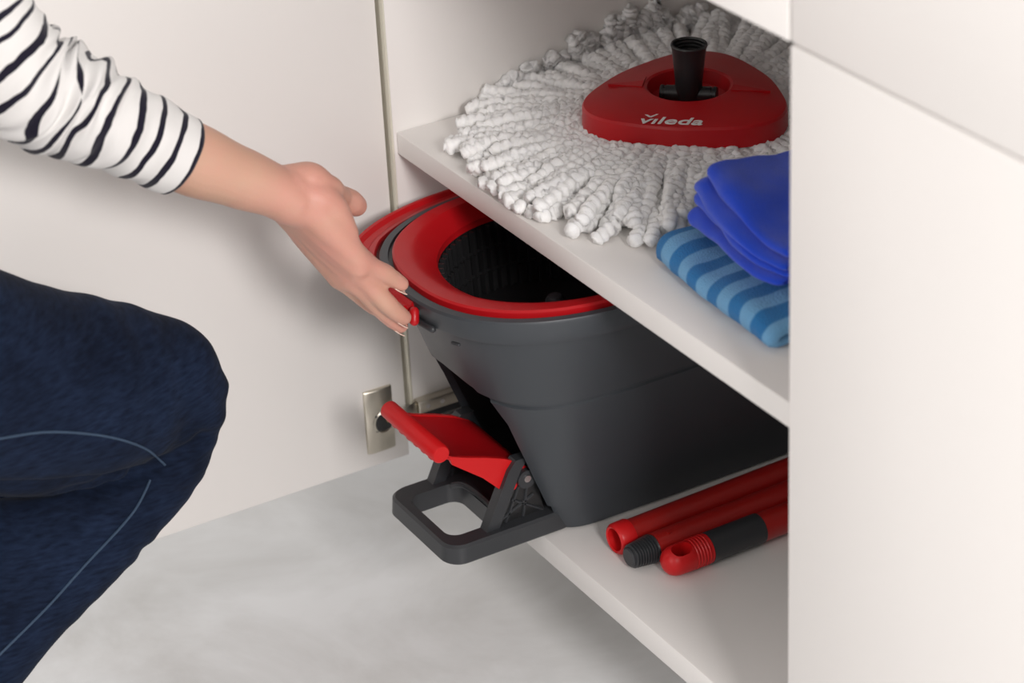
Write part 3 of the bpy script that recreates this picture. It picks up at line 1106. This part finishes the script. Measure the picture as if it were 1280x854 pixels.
# ---- striped top: left sleeve, torso and right sleeve
cuffA, cuffB = ah(246, 150, 1.80), ah(209, 246, 1.80)
ctr = [ah(227, 197, 1.797), ah(196, 181, 1.786), ah(165, 166, 1.775), ah(130, 150, 1.762), ah(95, 133, 1.75), ah(58, 118, 1.738), ah(26, 100, 1.725), ah(-4, 70, 1.712), ah(-42, 14, 1.695), ah(-80, -90, 1.665), SHO + Vector((0, -.02, .02))]
half = [.0292, .0305, .0318, .0340, .0372, .0400, .0412, .0415, .0420, .048, .060]
NSL = 150
P, Hh = spline(ctr, NSL, [half])
V, run = [], []
s_acc = 0
seg = 72
tw0 = (cuffA - cuffB).normalized()
for i, p in enumerate(P):
    t = (P[min(i + 1, NSL - 1)] - P[max(i - 1, 0)]).normalized()
    if i:
        s_acc += (P[i] - P[i - 1]).length
    a = (tw0 - t * tw0.dot(t)).normalized()
    b = t.cross(a)
    # folds gather round the elbow
    e = math.exp(-((s_acc - .105) / .038) ** 2)
    e2 = math.exp(-((s_acc - .060) / .050) ** 2)
    for k in range(seg):
        w = 2 * math.pi * k / seg
        dirn = a * math.cos(w) + b * math.sin(w)
        r = Hh[i]
        inner = .5 + .5 * math.cos(w)
        q = s_acc * 1.0 + .010 * math.sin(w + .7) + .006 * math.sin(2 * w)
        fold = e * (.0042 * math.sin(q * 330 + 1.6 * math.sin(w * 2)) + .0026 * math.sin(q * 560 + 3 * w)) * (.35 + .65 * inner)
        fold += e2 * .0012 * math.sin(q * 240 + 2 * w)
        fold += .0010 * noise.noise(p * 40 + dirn * 2)
        tip = .0 if i > 2 else -.0006 * (2 - i)
        V.append(p + dirn * (r + fold + tip) + t * (.0035 * e * math.sin(3 * w + q * 90)))
        slip = e * (.006 * noise.noise(p * 22 + dirn * 1.4) + .005 * math.sin(2 * w + q * 120))
        run.append(s_acc + slip - .0026)
# turned-in hem
n0 = len(V)
hem = []
for dd, sh in ((.0024, .001), (.0030, .012)):
    p = P[0]
    t = (P[1] - P[0]).normalized()
    a = (tw0 - t * tw0.dot(t)).normalized()
    b = t.cross(a)
    hem.append([p + (a * math.cos(2 * math.pi * k / seg) + b * math.sin(2 * math.pi * k / seg)) * (Hh[0] - dd) + t * sh for k in range(seg)])
V = hem[1] + hem[0] + V
run = [0.0] * (2 * seg) + run
sleeve = mesh('sleeve', V, rings_faces(NSL + 2, seg, False, False), M['shirt'], per, True, 0)
set_attr(sleeve, 'run', run)
# torso and other sleeve
HIP = Vector((.31, -.70, .46))
tv = blob('top', [ell_limb([HIP, HIP.lerp(Vector((.32, -.60, .88)), .5), Vector((.32, -.60, .86)), Vector((.31, -.62, .90))], [.15, .155, .15, .08], [.105, .115, .105, .07], Vector((1, 0, 0))),
                  limb([Vector((.32, -.60, .85)), SHO], [.075, .062]), limb([Vector((.32, -.62, .85)), RSH, REL], [.075, .062, .045])], .006, M['shirt'], per, smooth=6)
set_attr(tv, 'run', [v.co.z * .96 + v.co.y * .1 for v in tv.data.vertices])

# ---- jeans: both legs and seat as one garment
lk = .155
tp = [atx(205, 480, lk), atx(160, 486, lk), atx(100, 489, lk), atx(20, 487, lk), Vector((.165, -.47, .40)), Vector((.20, -.60, .435)), Vector((.24, -.68, .46))]
tr = [.0445, .0600, .0710, .0770, .083, .087, .09]
cp = [atx(205, 482, lk), atx(213, 502, lk), atx(205, 550, lk), atx(188, 588, lk), atx(147, 632, lk), atx(106, 676, lk), atx(36, 746, lk), atx(-14, 806, lk), Vector((.155, -.53, .085))]
crd = [.0440, .0415, .0372, .0356, .0366, .0372, .0372, .0370, .038]
inner = limb([atx(150, 590, lk - .015), atx(90, 640, lk - .02), atx(10, 700, lk - .02), atx(-60, 770, lk - .02)], [.030, .042, .048, .045], 16, 24)
fill = limb([atx(120, 482, lk), atx(165, 476, lk), atx(198, 474, lk), atx(218, 490, lk)], [.064, .0570, .0465, .0400], 24, 32)
legs = [limb(tp, tr, 40, 40), limb(cp, crd, 40, 40), inner, fill]
RH, RK, RA_ = Vector((.40, -.70, .44)), Vector((.47, -.62, .075)), Vector((.47, -.98, .06))
legs += [limb([RH, RH.lerp(RK, .5), RK], [.09, .078, .06], 20, 30), limb([RK, RK.lerp(RA_, .5), RA_], [.058, .055, .042], 20, 30)]
legs += [limb([Vector((.23, -.70, .47)), Vector((.31, -.72, .48)), Vector((.40, -.71, .46))], [.105, .115, .105], 12, 30)]
jeans = blob('jeans', legs, .0036, M['denim'], per, smooth=14)
# soft folds around the knee
bend = atx(150, 575, lk)
crease = [(-20, 612), (60, 612), (130, 604), (185, 590), (222, 572), (258, 548)]


def seg_dist(x, y, a, b):
    dx, dy = b[0] - a[0], b[1] - a[1]
    t = max(0, min(1, ((x - a[0]) * dx + (y - a[1]) * dy) / (dx * dx + dy * dy)))
    return math.hypot(x - a[0] - t * dx, y - a[1] - t * dy)



nrm = [n.vector.copy() for n in jeans.data.vertex_normals]
for v in jeans.data.vertices:
    if v.co.x < .30 and v.co.y > -.55:
        d = (v.co - bend).length
        e = math.exp(-(d / .10) ** 2)
        n = nrm[v.index]
        f = math.sin((v.co.y * .75 + v.co.z * 1.2) * 210 + 3 * noise.noise(v.co * 16)) * noise.noise(v.co * 30)
        q = v.co - CAM
        pu, pv = 640 + FPX * q.dot(_r) / q.dot(_fw), 427 - FPX * q.dot(_u) / q.dot(_fw)
        cr_ = min(seg_dist(pu, pv, a, b) for a, b in zip(crease, crease[1:])) if n.dot(q) < 0 else 99
        v.co += n * (.0036 * e * f + .0008 * noise.noise(v.co * 26) - .0075 * math.exp(-(cr_ / 7.5) ** 2))
sm_ = jeans.modifiers.new('s', 'SMOOTH')
sm_.factor = .5
sm_.iterations = 3
apply_mods(jeans)
jeans.data.shade_smooth()
bv = BVHTree.FromPolygons([v.co.copy() for v in jeans.data.vertices], [tuple(p.vertices) for p in jeans.data.polygons])


def snap(uv):
    out = []
    for u, v in uv:
        d = (atx(u, v, 0.0) - CAM).normalized()
        h, n, i, ds = bv.ray_cast(CAM, d)
        if h:
            out.append(h + n * .0004)
    return out


def pxspline(uv, n):
    return [(p.x, p.y) for p in spline([Vector((u, v, 0)) for u, v in uv], n)]


for uv in ([(-20, 552), (0, 548), (60, 540), (130, 545), (180, 560), (207, 582)], [(188, 600), (172, 632), (150, 660), (105, 708), (60, 758), (0, 818), (-20, 838)]):
    pts = snap(pxspline(uv, 60))
    if len(pts) > 5:
        tube('seam', pts, .0009, M['thread'], jeans, 6)
# shoes
for name, heel, toe in (('shoe', Vector((.155, -.575, .055)), Vector((.155, -.40, .030))), ('shoe', Vector((.47, -.99, .05)), Vector((.47, -1.02, .028)))):
    if name and heel.x < .3:
        pcs = [ell_limb([heel + Vector((0, -.02, .0)), heel.lerp(toe, .35) + Vector((0, 0, -.002)), heel.lerp(toe, .8), toe + Vector((0, .02, 0))], [.032, .036, .042, .032], [.045, .038, .027, .022], Vector((1, 0, 0)))]
    else:
        pcs = [ell_limb([heel + Vector((0, .03, .012)), heel + Vector((0, -.05, .012)), heel + Vector((0, -.14, .0))], [.033, .037, .036], [.045, .045, .036], Vector((1, 0, 0)))]
    s_ = blob('shoe', pcs, .004, M['shoe'], per, smooth=4)
    lo = min(v.co.z for v in s_.data.vertices)
    for v in s_.data.vertices:
        v.co.z += .001 - lo
